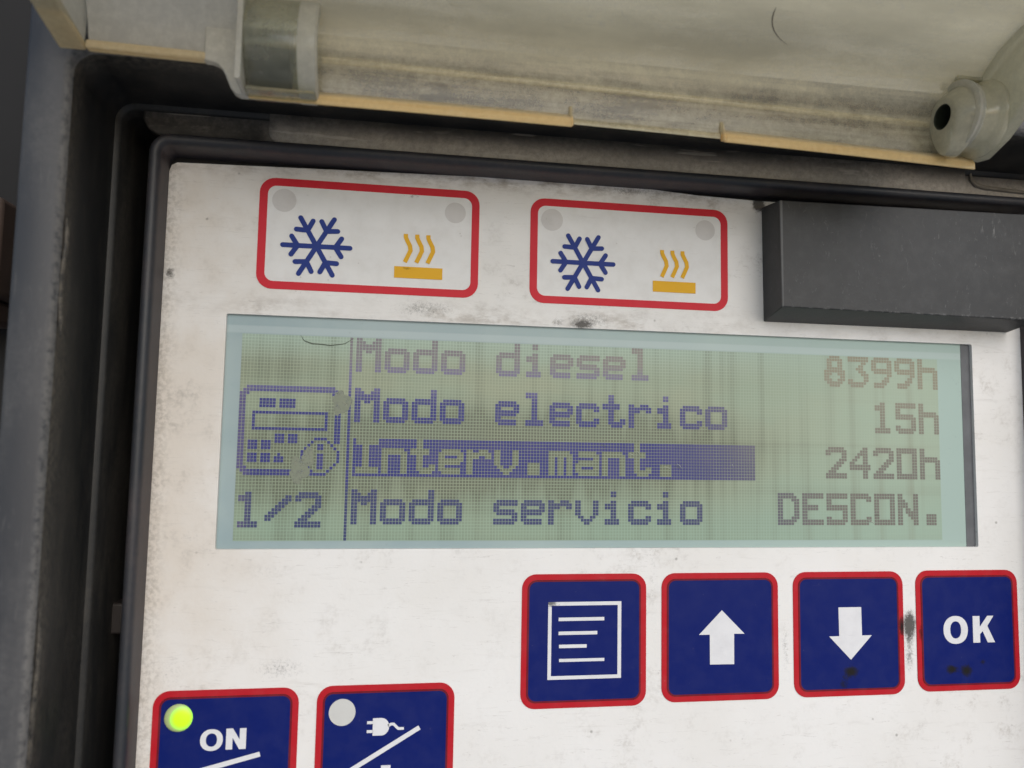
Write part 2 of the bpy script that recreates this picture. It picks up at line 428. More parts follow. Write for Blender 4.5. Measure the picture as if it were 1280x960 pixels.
# ------------------------------------------------------------------ mesh helpers (mm)
class MB:
    def __init__(s):
        s.v, s.f = [], []
    def add(s, vs, fs):
        o = len(s.v)
        s.v += [tuple(p) for p in vs]
        s.f += [tuple(i + o for i in q) for q in fs]
        return s
    def box(s, x0, x1, y0, y1, z0, z1):
        vs = [(x, y, z) for x in (x0, x1) for y in (y0, y1) for z in (z0, z1)]
        return s.add(vs, [(0, 1, 3, 2), (4, 6, 7, 5), (0, 4, 5, 1), (2, 3, 7, 6), (0, 2, 6, 4), (1, 5, 7, 3)])
    def plate(s, loops, y0, y1, back=True):           # flat shape with holes in the X-Z plane, front at y0
        pts = [p for l in loops for p in l]
        tri = tessellate_polygon([[Vector((x, z, 0)) for x, z in l] for l in loops])
        n = len(pts)
        vs = [(x, y0, z) for x, z in pts] + [(x, y1, z) for x, z in pts]
        fs = [tuple(t) for t in tri]
        if back:
            fs += [tuple(i + n for i in reversed(t)) for t in tri]
        o = 0
        for l in loops:
            m = len(l)
            for i in range(m):
                a, b = o + i, o + (i + 1) % m
                fs.append((a, b, b + n, a + n))
            o += m
        return s.add(vs, fs)
    def sweep(s, rings, close=False):                   # list of equal-length closed loops of 3-D points
        m = len(rings[0])
        vs = [p for r in rings for p in r]
        fs = []
        for k in range(len(rings) - 1 + (1 if close else 0)):
            a, b = k * m, ((k + 1) % len(rings)) * m
            for i in range(m):
                j = (i + 1) % m
                fs.append((a + i, a + j, b + j, b + i))
        return s.add(vs, fs)
    def extrude_x(s, prof, xs, fn=None):                # open or closed profile (y, z), closed here, along x stations
        rings = [[(x, y, z) for y, z in (fn(prof, x) if fn else prof)] for x in xs]
        m = len(prof)
        s.sweep(rings)
        o = len(s.v) - m * len(xs)
        s.f.append(tuple(o + i for i in range(m)))
        s.f.append(tuple(o + (len(xs) - 1) * m + i for i in reversed(range(m))))
        return s
    def lathe_x(s, prof, cy, cz, seg=40, a0=0, a1=360):  # profile (x, r) turned about an axis along x
        full = abs(a1 - a0) >= 360
        n = seg if full else seg + 1
        vs = []
        for k in range(n):
            a = math.radians(a0 + (a1 - a0) * k / seg)
            vs += [(x, cy - r * math.cos(a), cz + r * math.sin(a)) for x, r in prof]
        m = len(prof)
        fs = []
        for k in range(seg):
            a, b = k * m, ((k + 1) % n) * m
            for i in range(m - 1):
                fs.append((a + i, a + i + 1, b + i + 1, b + i))
        return s.add(vs, fs)
    def tube(s, pts, r, seg=6):
        rings = []
        for i, p in enumerate(pts):
            p = Vector(p)
            t = (Vector(pts[min(i + 1, len(pts) - 1)]) - Vector(pts[max(i - 1, 0)])).normalized()
            a = t.cross(Vector((0, 1, 0))).normalized()
            b = t.cross(a)
            rr = r[i] if isinstance(r, (list, tuple)) else r
            rings.append([tuple(p + (a * math.cos(2 * math.pi * k / seg) + b * math.sin(2 * math.pi * k / seg)) * rr) for k in range(seg)])
        return s.sweep(rings)
    def build(s, name, mat, parent=None, bevel=0, smooth=False, seg=3, angle=35, mat2=None, pick=None):
        me = bpy.data.meshes.new(name)
        me.from_pydata([(x * S, y * S, z * S) for x, y, z in s.v], [], s.f)
        me.validate()
        me.materials.append(MAT[mat])
        if mat2:
            me.materials.append(MAT[mat2])
            for p in me.polygons:
                if pick(p.index):
                    p.material_index = 1
        o = bpy.data.objects.new(name, me)
        COL.objects.link(o)
        import bmesh
        bm = bmesh.new()
        bm.from_mesh(me)
        bmesh.ops.recalc_face_normals(bm, faces=bm.faces)
        bm.to_mesh(me)
        bm.free()
        if parent is not None:
            o.parent = parent
            off = Vector((0, 0, 0))
            q = parent
            while q is not None:
                off += q.location
                q = q.parent
            o.location = -off
        if bevel:
            b = o.modifiers.new('bevel', 'BEVEL')
            b.width = bevel * S
            b.segments = seg
            b.limit_method = 'ANGLE'
            b.angle_limit = math.radians(angle)
            smooth = True
        if smooth:
            for p in me.polygons:
                p.use_smooth = True
            try:
                me.set_sharp_from_angle(angle=math.radians(angle + 5))
            except Exception:
                pass
        return o

def thing(name, label, cat, loc, group=None):
    o = bpy.data.objects.new(name, None)
    COL.objects.link(o)
    o.empty_display_size = 0.005
    o.location = Vector(loc) * S
    o['label'] = label
    o['category'] = cat
    if group:
        o['group'] = group
    return o

def rrect(x0, x1, z0, z1, r, n=7):
    pts = []
    for cx, cz, a in ((x1 - r, z1 - r, 0), (x0 + r, z1 - r, 90), (x0 + r, z0 + r, 180), (x1 - r, z0 + r, 270)):
        for k in range(n + 1):
            t = math.radians(a + 90 * k / n)
            pts.append((cx + r * math.cos(t), cz + r * math.sin(t)))
    return pts
def circ(x, z, r, n=36):
    return [(x + r * math.cos(2 * math.pi * k / n), z + r * math.sin(2 * math.pi * k / n)) for k in range(n)]
def stroke(pts, wd, cap=False):                         # outline polygon of a polyline in the X-Z plane
    L, Rr_ = [], []
    for i, p in enumerate(pts):
        p = Vector(p)
        d0 = (p - Vector(pts[i - 1])).normalized() if i else None
        d1 = (Vector(pts[i + 1]) - p).normalized() if i < len(pts) - 1 else None
        d = ((d0 or d1) + (d1 or d0)).normalized()
        nrm = Vector((-d.y, d.x))
        k = 1 / max(0.5, nrm.dot(Vector((-(d1 or d0).y, (d1 or d0).x))))
        L.append(tuple(p + nrm * wd / 2 * k))
        Rr_.append(tuple(p - nrm * wd / 2 * k))
    if cap:
        def arc(c, d, s):
            a0 = math.atan2(d.y, d.x) + math.pi / 2 * s
            return [(c[0] + wd / 2 * math.cos(a0 - s * math.pi * k / 6), c[1] + wd / 2 * math.sin(a0 - s * math.pi * k / 6)) for k in range(1, 6)]
        dend = (Vector(pts[-1]) - Vector(pts[-2])).normalized()
        dst = (Vector(pts[0]) - Vector(pts[1])).normalized()
        return L + arc(pts[-1], dend, 1) + Rr_[::-1] + arc(pts[0], dst, 1)
    return L + Rr_[::-1]

# ================================================================== black housing
HX0, HX1, HZ0, HZ1 = -19.3, 152.0, -100.0, 35.0
def offloop(o, y, r0=3.0):
    n = 7
    p = rrect(HX0 - o, HX1 + o, HZ0 - o, HZ1 + o, max(0.3, r0 + min(o, 3) - max(0, o - 3) * 1.5), n)
    t = min(1, max(0, (o - 3) / 2))
    lift = 30 * t                                        # the left post of the rim runs on upwards beside the lid
    q = [(x, z + lift) for x, z in p[n + 1:2 * n + 2]]
    zt = HZ1 + o
    return [(x, y, z) for x, z in p[:n + 1] + [(-13.2, zt), (-13.6, zt + lift)] + q + p[2 * n + 2:]]
housing = thing('control_housing', 'weathered black plastic housing whose deep well holds the white keypad panel', 'housing', (66, 10, -106))
m = MB()
m.sweep([offloop(-1.0, 14), offloop(-1.0, -3.6), offloop(-0.7, -4.0), offloop(-0.1, -4.2), offloop(0.0, -5.0),
         offloop(0.1, -12), offloop(0.0, -18.9)])
m.build('well_wall', 'housing', housing, smooth=True, angle=40)
m = MB()
m.sweep([offloop(0.0, -18.9), offloop(0.12, -19.5), offloop(0.45, -19.9), offloop(0.95, -20.1), offloop(3.0, -20.25), offloop(5.0, -20.1),
         offloop(5.5, -19.8), offloop(5.8, -19.2), offloop(5.9, -17), offloop(6.3, 16)])
m.build('outer_rim', 'rim', housing, smooth=True, angle=60)
MB().box(-20.3, 153, 14.0, 16.0, -101, 36).build('well_floor', 'pit', housing)
# dusty ledge above the bezel, with the raised hinge pad in it
m = MB()
m.plate([[(-12.6, 30.2), (151, 30.2), (151, 34.9), (-15.5, 34.9), (-15.5, 33.0), (-14.6, 31.2)]], -3.6, -1.0)
m.build('top_ledge', 'ledge', housing, bevel=0.5)
m = MB()
m.plate([rrect(4.0, 128.8, 30.3, 37.5, 1.6)], -4.3, -3.0)
m.build('hinge_pad', 'ledge', housing, bevel=0.35)
MB().tube([(130.2, -3.9, 34.5), (130.3, -3.9, 33.2), (131.2, -3.9, 32.3), (133, -3.9, 31.9), (140, -3.9, 31.6), (150, -3.9, 31.4)], [0.15, 0.3, 0.4, 0.4, 0.35, 0.3], 8) \
    .build('dirt_bead', 'dirt', housing, smooth=True)
m = MB()
m.box(-19.2, -16.6, 4.5, 9.5, -48.9, -44.0)
m.build('clip', 'clip', housing, bevel=0.4)
# nicks on the worn inner edge of the rim
for (z0, z1) in ((12, -4), (-40, -70)):
    pts = [(-19.05 + 0.15 * math.sin(k), -18.6 - 0.1 * math.cos(k * 2), z0 + (z1 - z0) * k / 8) for k in range(9)]
    MB().tube(pts, [0.05] + [0.28] * 7 + [0.05], 6).build('worn_nick', 'housing', housing, smooth=True)

# ================================================================== keypad panel
panel = thing('refrigeration_controller', 'grimy white keypad panel with green text display, set in a black bezel', 'controller', (66, 6, -82))
PX0, PX1, PZ0 = -12.1, 143.0, -79.0
top = [(PX1 + 0.6, 27.4), (110, 27.75), (90, 27.7), (78, 27.95), (70, 28.45), (55, 28.45), (38, 28.5), (15, 28.0), (-10.8, 27.35)]
# bezel frame: the same profile all round
def bz(o, y):
    return [(x, y, z) for x, z in rrect(PX0 - o, PX1 + o, PZ0 - o, 28.5 + o, 1.3 + o)]
m = MB()
m.sweep([bz(0.0, 0.9), bz(0.0, -0.3), bz(0.02, -3.6), bz(0.12, -4.4), bz(0.4, -4.85), bz(0.8, -5.0), bz(1.25, -5.0), bz(1.6, -4.8),
         bz(1.85, -4.3), bz(1.95, -3.4), bz(2.1, 13)])
m.build('bezel', 'bezel', panel, smooth=True, angle=50)
# faceplate with the display window cut out
WX0, WX1, WZ0, WZ1 = -2.1, 132.6, -34.93, 2.82
outer = rrect(PX0, PX1, PZ0, 28.5, 1.3, 5)
outer = [(x, z) for x, z in outer if z < 20]
left_top = [(PX0 + 0.0, 25.9), (PX0 + 0.35, 26.9), (PX0 + 1.2, 27.35)]
# order: rrect starts at the top right corner and runs counter-clockwise
outer = list(reversed(top))[::-1] + [left_top[2], left_top[1], left_top[0]] + outer
win = rrect(WX0, WX1, WZ0, WZ1, 0.25, 2)
m = MB()
m.plate([outer, win], 0.0, 0.69)
m.build('faceplate', 'faceplate', panel)
m = MB().plate([rrect(PX0 - .5, PX1 + .5, PZ0 - .5, 28.6, 1.3, 5), rrect(WX0 - .9, WX1 + .9, WZ0 - .9, WZ1 + .9, 0.25, 2)], 0.85, 1.6)
m.build('backing_plate', 'pit', panel)

# ---------------- display
disp = MB().plate([[(WX0 - .6, WZ0 - .6), (WX1 + .05, WZ0 - .6), (WX1 + .05, WZ1 + .6), (WX0 - .6, WZ1 + .6)]], DY, DY + 1).build('display', 'lcd_base', panel)
disp['label'] = 'green dot matrix display with blue grey border'
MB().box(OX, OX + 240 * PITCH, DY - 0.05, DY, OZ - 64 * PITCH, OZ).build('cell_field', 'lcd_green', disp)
FONT = {
 'M': '11000011 11100111 11111111 11111111 11011011 11000011 11000011 11000011 11000011 11000011 11000011',
 'o': '0 0 0 01111110 11111111 11000011 11000011 11000011 11000011 11111111 01111110',
 'd': '00000011 00000011 00000011 01111111 11111111 11000011 11000011 11000011 11000011 11111111 01111110',
 'i': '00011000 00011000 0 00011000 01111000 01111000 00011000 00011000 00011000 01111100 01111100',
 'e': '0 0 0 01111110 11111111 11000011 11111111 11111110 11000000 11111110 01111110',
 's': '0 0 0 01111111 11111111 11000000 11111110 01111111 00000011 11111111 11111110',
 'l': '01111000 01111000 00011000 00011000 00011000 00011000 00011000 00011000 00011000 01111110 01111110',
 'c': '0 0 0 01111110 11111111 11000011 11000000 11000000 11000011 11111111 01111110',
 't': '00110000 00110000 00110000 11111100 11111100 00110000 00110000 00110000 00110011 00111111 00011110',
 'r': '0 0 0 11001110 11111111 11110011 11000000 11000000 11000000 11000000 11000000',
 'v': '0 0 0 11000011 11000011 11000011 11000011 11000011 01100110 00111100 00011000',
 'I': '01111111 01111111 00011000 00011000 00011000 00011000 00011000 00011000 00011000 01111111 01111111',
 'n': '0 0 0 11111110 11111111 11000011 11000011 11000011 11000011 11000011 11000011',
 'a': '0 0 0 01111110 01111111 00000011 01111111 11111111 11000011 11111111 01111111',
 'm': '0 0 0 11111110 11111111 11011011 11011011 11011011 11011011 11011011 11011011',
 '.': '0 0 0 0 0 0 0 00111100 00111100 00111100 00111100',
 '8': '00111100 01111110 01100110 01100110 01111110 11111111 11100111 11000011 11100111 01111110 00111100',
 '3': '11111111 11111111 00000110 00001100 00011100 00001110 00000111 00000011 11000011 11111110 01111100',
 '9': '01111110 11111111 11000011 11000011 11111111 01111111 00000011 00000110 00001110 01111100 01111000',
 'h': '11000000 11000000 11000000 11111110 11111111 11000011 11000011 11000011 11000011 11000011 11000011',
 '1': '00011000 01111000 01111000 00011000 00011000 00011000 00011000 00011000 00011000 01111110 01111110',
 '5': '11111111 11111111 11000000 11000000 11111110 11111111 00000011 00000011 11000011 11111111 01111110',
 '2': '01111110 11111111 11000011 00000011 00000111 00001110 00011100 00111000 01110000 11111111 11111111',
 '4': '00000110 00001110 00011110 00110110 01100110 11000110 11111111 11111111 00000110 00000110 00000110',
 '0': '11111111 11111111 11000011 11000011 11000011 11000011 11000011 11000011 11000011 11111111 11111111',
 'D': '11111100 11111110 11000111 11000011 11000011 11000011 11000011 11000011 11000111 11111110 11111100',
 'E': '11111111 11111111 11000000 11000000 11111100 11111100 11000000 11000000 11000000 11111111 11111111',
 'S': '11111111 11111111 11000000 11000000 11111111 11111111 00000011 00000011 11000011 11111111 11111110',
 'C': '11111110 11111111 11000011 11000000 11000000 11000000 11000000 11000000 11000011 11111111 11111110',
 'O': '11111111 11111111 11000011 11000011 11000011 11000011 11000011 11000011 11000011 11111111 11111111',
 'N': '11000011 11000011 11100011 11110011 11110011 11011011 11011111 11001111 11000111 11000011 11000011',
 '/': '0 00000011 00000111 00001110 00011100 00111000 01110000 11100000 11000000 0 0',
}
on = {}
def text(sx, sy, st, val='text'):
    for ch in st:
        if ch in FONT:
            for r, bits in enumerate(FONT[ch].split()):
                for c, b in enumerate(bits.rjust(8, '0') if bits != '0' else '00000000'):
                    if b == '1':
                        on[(sx + c, sy + r)] = val
        sx += 9
def textR(ex, sy, st):
    text(ex - 9 * len(st), sy, st)
for r in range(32, 44):
    for c in range(35, 170):
        on[(c, r)] = 'bar'
sub_ = {}
keep = dict(on)
on.clear()
text(35, 32, 'Interv.mant.')
inv = set(on)
on.clear()
on.update({k: v for k, v in keep.items() if k not in inv})
text(35, 0, 'Modo diesel'); text(35, 16, 'Modo electrico'); text(35, 48, 'Modo servicio')
textR(241, 0, '8399h'); textR(241, 16, '15h'); textR(241, 32, '2420h'); textR(241, 48, 'DESCON.')
text(0, 49, '1/2')
for r in range(64):
    on[(33, r)] = 'line'
# unit pictogram
def rect(c0, c1, r0, r1):
    for r in range(r0, r1 + 1):
        for c in range(c0, c1 + 1):
            on[(c, r)] = 'icon'
rect(2, 28, 16, 17); rect(0, 1, 18, 41); rect(2, 22, 42, 43); rect(29, 30, 18, 33); rect(1, 2, 17, 18); rect(1, 2, 41, 42); rect(28, 29, 17, 18)
rect(6, 10, 20, 22); rect(12, 16, 20, 22)
rect(4, 26, 24, 24); rect(4, 26, 29, 29); rect(4, 4, 24, 29); rect(26, 26, 24, 29)
rect(11, 13, 31, 33); rect(15, 17, 31, 33); rect(3, 5, 33, 35); rect(7, 9, 33, 35); rect(3, 5, 37, 39); rect(7, 9, 37, 39)
rect(11, 13, 38, 39); rect(12, 12, 37, 37)
rect(23, 26, 32, 32); rect(23, 26, 43, 43); rect(19, 19, 36, 39); rect(30, 30, 36, 39)
for c, r in ((22, 33), (21, 34), (20, 35), (27, 33), (28, 34), (29, 35), (20, 40), (21, 41), (22, 42), (29, 40), (28, 41), (27, 42)):
    on[(c, r)] = 'icon'
rect(24, 25, 34, 35); rect(24, 25, 37, 41)
names = {'text': 'text_line', 'bar': 'highlight_bar', 'line': 'divider_line', 'icon': 'unit_pictogram'}
def cells(keys, name):
    m = MB()
    for c, r in keys:
        g_, Yi = 0.045, DY - 0.07
        x0, x1 = OX + (c + g_) * PITCH, OX + (c + 0.97 - g_) * PITCH
        z1, z0 = OZ - (r + g_) * PITCH, OZ - (r + 0.97 - g_) * PITCH
        m.add([(x0, Yi, z0), (x1, Yi, z0), (x1, Yi, z1), (x0, Yi, z1)], [(0, 1, 2, 3)])
    return m.build(name, 'lcd_ink', disp)
for kind in ('bar', 'line', 'icon'):
    cells([k for k, v in on.items() if v == kind], names[kind])
for r0 in (0, 16, 32, 48):
    if r0 != 32:
        cells([k for k, v in on.items() if v == 'text' and r0 <= k[1] < r0 + 14 and 33 < k[0] < 172], 'text_line')
    cells([k for k, v in on.items() if v == 'text' and r0 <= k[1] < r0 + 14 and k[0] > 172], 'value_text')
MB().box(130.72, WX1 + .03, DY - 0.06, DY, WZ0 - .03, WZ1 + .03).build('gap_strip', 'recess', disp)
cells([k for k, v in on.items() if v == 'text' and k[0] < 33], 'page_number')
# lifted film flecks, hair and scratches on the window
def blob(cx, cz, rx, rz, seed, n=26):
    rnd = random.Random(seed)
    ph = [rnd.uniform(0, 6.28) for _ in range(4)]
    out = []
    for k in range(n):
        a = 2 * math.pi * k / n
        q = 1 + 0.14 * math.sin(3 * a + ph[0]) + 0.1 * math.sin(5 * a + ph[1]) + 0.06 * math.sin(9 * a + ph[2])
        out.append((cx + rx * q * math.cos(a), cz + rz * q * math.sin(a)))
    return out
MB().plate([blob(10.2, -22.3, 1.5, 2.1, 3)], DY - 0.12, DY - 0.1).build('film_fleck', 'flake', disp)
MB().plate([blob(11.6, -20.2, 0.9, 1.6, 5)], DY - 0.17, DY - 0.14).build('film_fleck', 'flake', disp)
MB().plate([blob(16.6, -11.2, 1.5, 1.9, 8)], DY - 0.12, DY - 0.1).build('film_fleck', 'flake', disp)
MB().tube([(9.6, DY - 0.1, -0.2), (10.2, DY - 0.1, -1.1), (11.5, DY - 0.1, -1.55), (13, DY - 0.1, -1.6), (14.5, DY - 0.1, -1.75), (16.8, DY - 0.1, -1.35), (18.2, DY - 0.1, -0.4)],
          [0.02, 0.07, 0.1, 0.09, 0.08, 0.06, 0.02], 5).build('hair_scratch', 'scratch', disp)
rnd = random.Random(11)
for k in range(9):
    x, z = rnd.choice([(60, -17), (66, -18), (84, -21), (74, -21), (120, -20), (64, -24), (100, -14), (110, -30), (46, -3)])
    x += rnd.uniform(-3, 3); z += rnd.uniform(-1, 1); a = rnd.uniform(-1.2, 0.2); L_ = rnd.uniform(0.6, 1.6)
    MB().tube([(x, DY - 0.1, z), (x + L_ * .5 * math.cos(a), DY - 0.1, z + L_ * .5 * math.sin(a) + .15), (x + L_ * math.cos(a), DY - 0.1, z + L_ * math.sin(a))],
              [0.015, 0.05, 0.015], 5).build('fine_scratch', 'scratch_light' if k % 3 else 'scratch', disp)

# ---------------- indicator frames
def snowflake(cx, cz, R):
    m = MB()
    wd = 0.82 * R / 5.52
    k_ = 0
    for a in range(0, 360, 60):
        t = math.radians(a)
        u = Vector((math.cos(t), math.sin(t)))
        y = -0.13 - 0.004 * k_
        k_ += 1
        arm = stroke([(cx, cz), (cx + u.x * R, cz + u.y * R)], wd, True)
        m.plate([arm], y, -0.105)
        for s_ in (1, -1):
            b = Vector((math.cos(t + s_ * math.radians(57)), math.sin(t + s_ * math.radians(57))))
            p = Vector((cx, cz)) + u * R * 0.56
            q = p + b * R * 0.335
            m.plate([stroke([tuple(p), tuple(q)], wd, True)], y - 0.026 - s_ * 0.002, -0.105)
    return m
def heat(cx, cz, w_, f):                                  # bar plus three wavy flames; cx, cz = centre of bar
    m = MB().plate([[(cx - w_ / 2, cz - 0.98 * f), (cx + w_ / 2, cz - 0.98 * f), (cx + w_ / 2, cz + 0.98 * f), (cx - w_ / 2, cz + 0.98 * f)]], -0.13, -0.105)
    for dx in (-2.02, -0.1, 1.78):
        pts = []
        z0, z1 = cz + 1.75 * f, cz + 6.6 * f
        ctrl = [(-0.05, 0), (0.35, .18), (0.86, .42), (0.75, .58), (0.28, .76), (0.02, .88), (0.0, 1.0)]
        for ox, tz in ctrl:
            pts.append((cx + (dx + ox - 0.25) * f, z0 + (z1 - z0) * tz))
        m.plate([stroke(pts, 0.72 * f)], -0.13, -0.105)
    return m
def frame(x0, x1, z0, z1, lab, sn, ht, lamps):
    f = MB().plate([rrect(x0, x1, z0, z1, 2.5), rrect(x0 + 1.3, x1 - 1.3, z0 + 1.3, z1 - 1.3, 1.4)], -0.10, 0.0).build('indicator_frame', 'bright_red', panel)
    f['label'] = lab
    MB().plate([rrect(x0 + 1.25, x1 - 1.25, z0 + 1.25, z1 - 1.25, 1.4)], -0.04, 0.0).build('indicator_field', 'field', f)
    snowflake(*sn).build('snowflake_symbol', 'snow_blue', f)
    heat(*ht).build('heat_symbol', 'amber', f)
    for x, z, r in lamps:
        MB().plate([circ(x, z, r)], -0.07, -0.03).build('indicator_lamp', 'lamp_grey', f)
frame(2.2, 38.7, 7.2, 25.85, 'left red outlined indicator with snowflake and heat symbols', (11.65, 14.65, 5.45), (28.54, 11.05, 8.08, 1.0), [(6.16, 22.15, 1.95), (34.55, 21.86, 1.8)])
frame(47.65, 83.9, 6.92, 25.45, 'red outlined indicator with snowflake and heat symbols nearest the black block', (57.11, 14.35, 5.45), (73.8, 10.86, 7.95, 1.0), [(51.47, 21.72, 1.95), (79.64, 21.57, 1.85)])

# ---------------- keypad buttons
def button(x0, x1, z0, z1, lab):
    b = MB().plate([rrect(x0 + 1.15, x1 - 1.15, z0 + 1.15, z1 - 1.15, 1.3)], -0.16, 0.0).build('keypad_button', 'navy', panel)
    b['label'] = lab
    MB().plate([rrect(x0, x1, z0, z1, 2.4), rrect(x0 + 0.95, x1 - 0.95, z0 + 0.95, z1 - 0.95, 1.5)], -0.12, 0.0).build('button_border', 'red', b)
    MB().plate([rrect(x0 + 0.955, x1 - 0.955, z0 + 0.955, z1 - 0.955, 1.5), rrect(x0 + 1.25, x1 - 1.25, z0 + 1.25, z1 - 1.25, 1.25)], -0.19, 0.0).build('border_shadow_line', 'dark_red', b)
    return b
YS0, YS1 = -0.20, -0.155
def sym(loops_list, b, name='symbol', mat='white_print', y=YS0):
    m = MB()
    for loops in loops_list:
        m.plate(loops, y, YS1)
    return m.build(name, mat, b)
R4 = lambda x0, x1, z0, z1: [(x0, z0), (x1, z0), (x1, z1), (x0, z1)]
b = button(47.2, 68.75, -61.1, -39.2, 'blue button with white list symbol')
sym([[R4(51.68, 64.33, -56.45, -43.79), R4(52.27, 63.7, -55.87, -44.39)], [R4(53.48, 61.36, -46.92, -46.36)], [R4(53.5, 60.16, -49.2, -48.64)],
     [R4(53.6, 58.34, -51.35, -50.79)], [R4(53.63, 61.42, -53.6, -53.1)]], b, 'list_symbol')
b = button(71.5, 92.83, -60.8, -39.2, 'blue button with white up arrow')
sym([[[(82.37, -45.57), (78.2, -49.66), (80.14, -49.66), (80.16, -54.68), (84.56, -54.72), (84.58, -49.6), (86.5, -49.62)]]], b, 'up_arrow')
b = button(95.68, 116.95, -60.75, -39.2, 'blue button with white down arrow and black smear')
sym([[[(104.25, -45.41), (104.31, -50.4), (102.39, -50.42), (106.47, -54.52), (110.6, -50.36), (108.7, -50.36), (108.64, -45.41)]]], b, 'down_arrow')
def letterO(cx, cz, rx, rz, wx, wz, n=40):
    e = lambda ax, az: [(cx + ax * math.copysign(abs(math.cos(t)) ** 0.92, math.cos(t)), cz + az * math.copysign(abs(math.sin(t)) ** 0.92, math.sin(t)))
                        for t in [2 * math.pi * k / n for k in range(n)]]
    return [e(rx, rz), e(rx - wx, rz - wz)]
b = button(119.5, 140.2, -60.5, -39.1, 'blue button reading OK with black smears')
k0, k1, zt, zb = 130.75, 135.2, -47.35, -52.1
sym([letterO(127.25, -49.75, 2.45, 2.48, 1.35, 0.95),
     [[(k0, zb), (k0 + 1.4, zb), (k0 + 1.4, zb + 1.45), (k0 + 1.95, zb + 2.05), (k0 + 2.95, zb), (k1 - 0.02, zb), (k0 + 2.95, zb + 2.95),
       (k1 - 0.2, zt), (k0 + 3.0, zt), (k0 + 1.4, zt - 1.95), (k0 + 1.4, zt), (k0, zt)]]], b, 'ok_letters')
b = button(-10.05, 11.72, -78.4, -56.45, 'blue button reading ON with its green lamp lit')
n0, n1, zt, zb = 0.98, 3.98, -62.36, -65.5
sym([letterO(-1.17, -63.98, 1.68, 1.62, 0.85, 0.62),
     [[(n0, zb), (n0 + 0.98, zb), (n0 + 0.98, zb + 1.75), (n0 + 2.0, zb), (n1, zb), (n1, zt), (n1 - 0.98, zt), (n1 - 0.98, zt - 1.7), (n0 + 1.0, zt), (n0, zt)]],
     [stroke([(-9.0, -70.05), (6.15, -66.38)], 0.74)]], b, 'on_letters')
def dome(cx, cz, r, h, y0, n=36, m_=6):
    rings = [[(cx + r * math.cos(math.pi / 2 * k / m_) * math.cos(2 * math.pi * i / n), y0 - h * math.sin(math.pi / 2 * k / m_), cz + r * math.cos(math.pi / 2 * k / m_) * math.sin(2 * math.pi * i / n))
              for i in range(n)] for k in range(m_)]
    m = MB().sweep(rings)
    m.add([(cx, y0 - h, cz)], [])
    o = len(m.v) - 1
    base = o - n
    for i in range(n):
        m.f.append((base + i, base + (i + 1) % n, o))
    return m
dome(-6.2, -60.5, 2.1, 0.55, -0.155).build('lit_lamp', 'led', b, smooth=True)
b = button(14.5, 36.33, -78.4, -56.4, 'blue button with white plug symbol and unlit lamp')
sym([[[(23.36, -61.6), (24.7, -61.58)] + [(24.7 + 1.22 * math.sin(t) if False else 24.75 + 1.2 * math.sin(t), -62.95 + 1.36 * math.cos(t)) for t in [math.pi * k / 10 for k in range(1, 10)]] + [(24.7, -64.3), (23.36, -64.28)]],
     [R4(22.45, 23.4, -62.47, -62.03)], [R4(22.44, 23.4, -63.84, -63.4)],
     [stroke([(25.8, -62.85), (26.2, -62.6), (26.65, -62.6), (27.4, -63.33), (28.3, -63.33)], 0.42)]], b, 'plug_symbol')
sym([[stroke([(15.9, -71.9), (30.78, -63.28)], 0.72)]], b, 'slash')
sym([[R4(24.85, 26.35, -72.5, -68.92)]], b, 'pump_symbol')
MB().plate([circ(18.5, -60.5, 2.08)], -0.24, -0.155).build('unlit_lamp', 'lamp_pale', b)

# ================================================================== black block on the panel
m = MB()
bx0, bx1, bz0, bz1, bh = 90.7, 140.2, 5.35, 26.5, 7.0
fr = [(bx0 - 0.1, bz0 + 1.5), (bx1 + 0.2, bz0 + 1.15), (bx1 + 0.2, bz1 - 0.3), (bx0 - 0.35, bz1 - 0.9)]
bk = [(bx0, bz0), (bx1, bz0), (bx1, bz1), (bx0 - 0.2, bz1)]
m.add([(x, -bh, z) for x, z in fr] + [(x, -0.02, z) for x, z in bk],
      [(0, 1, 2, 3), (7, 6, 5, 4), (0, 4, 5, 1), (1, 5, 6, 2), (2, 6, 7, 3), (3, 7, 4, 0)])
block = m.build('rubber_block', 'block', None, bevel=0.18, seg=3)
block['label'] = 'plain matt black rectangular block stuck on the white panel below the lid hinge'
block['category'] = 'block'

# ================================================================== clear lid, swung open
lid = thing('clear_lid', 'dusty yellowed see-through plastic lid swung open above the white panel', 'lid', (66, -22, 30))
TILT = lambda x: -0.0165 * (x - 4.0) + 0.5 * max(0.0, 1 - ((x - 61) / 52) ** 2)     # slightly sagging hinge edge
def tilt(mb):
    mb.v = [(x, y, z + TILT(x)) for x, y, z in mb.v]
    return mb
# sheet: outer profile (y, z) from the hinge edge up and out over the panel
front = [(-22.0, 29.6), (-22.05, 32.3), (-22.1, 32.5), (-22.3, 35.0), (-22.5, 35.4), (-22.8, 36.8), (-23.4, 38.6), (-24.5, 40.8), (-26.4, 43.0), (-29.2, 44.8), (-33, 46.0),
         (-45, 48.3), (-70, 52.5), (-95, 56.5)]
back = [(-95, 58.5), (-70, 54.4), (-45, 50.2), (-32, 47.8), (-27.6, 46.2), (-24.2, 44.3), (-21.9, 41.5), (-20.8, 39), (-20.4, 36.6), (-20.3, 29.6)]
tilt(MB().extrude_x(front + back, [3.0 + 4 * k for k in range(28)] + [114.0])).build('lid_sheet', 'lid', lid, smooth=True, angle=70, mat2='clear', pick=lambda i: i % len(front + back) >= len(front) - 1)
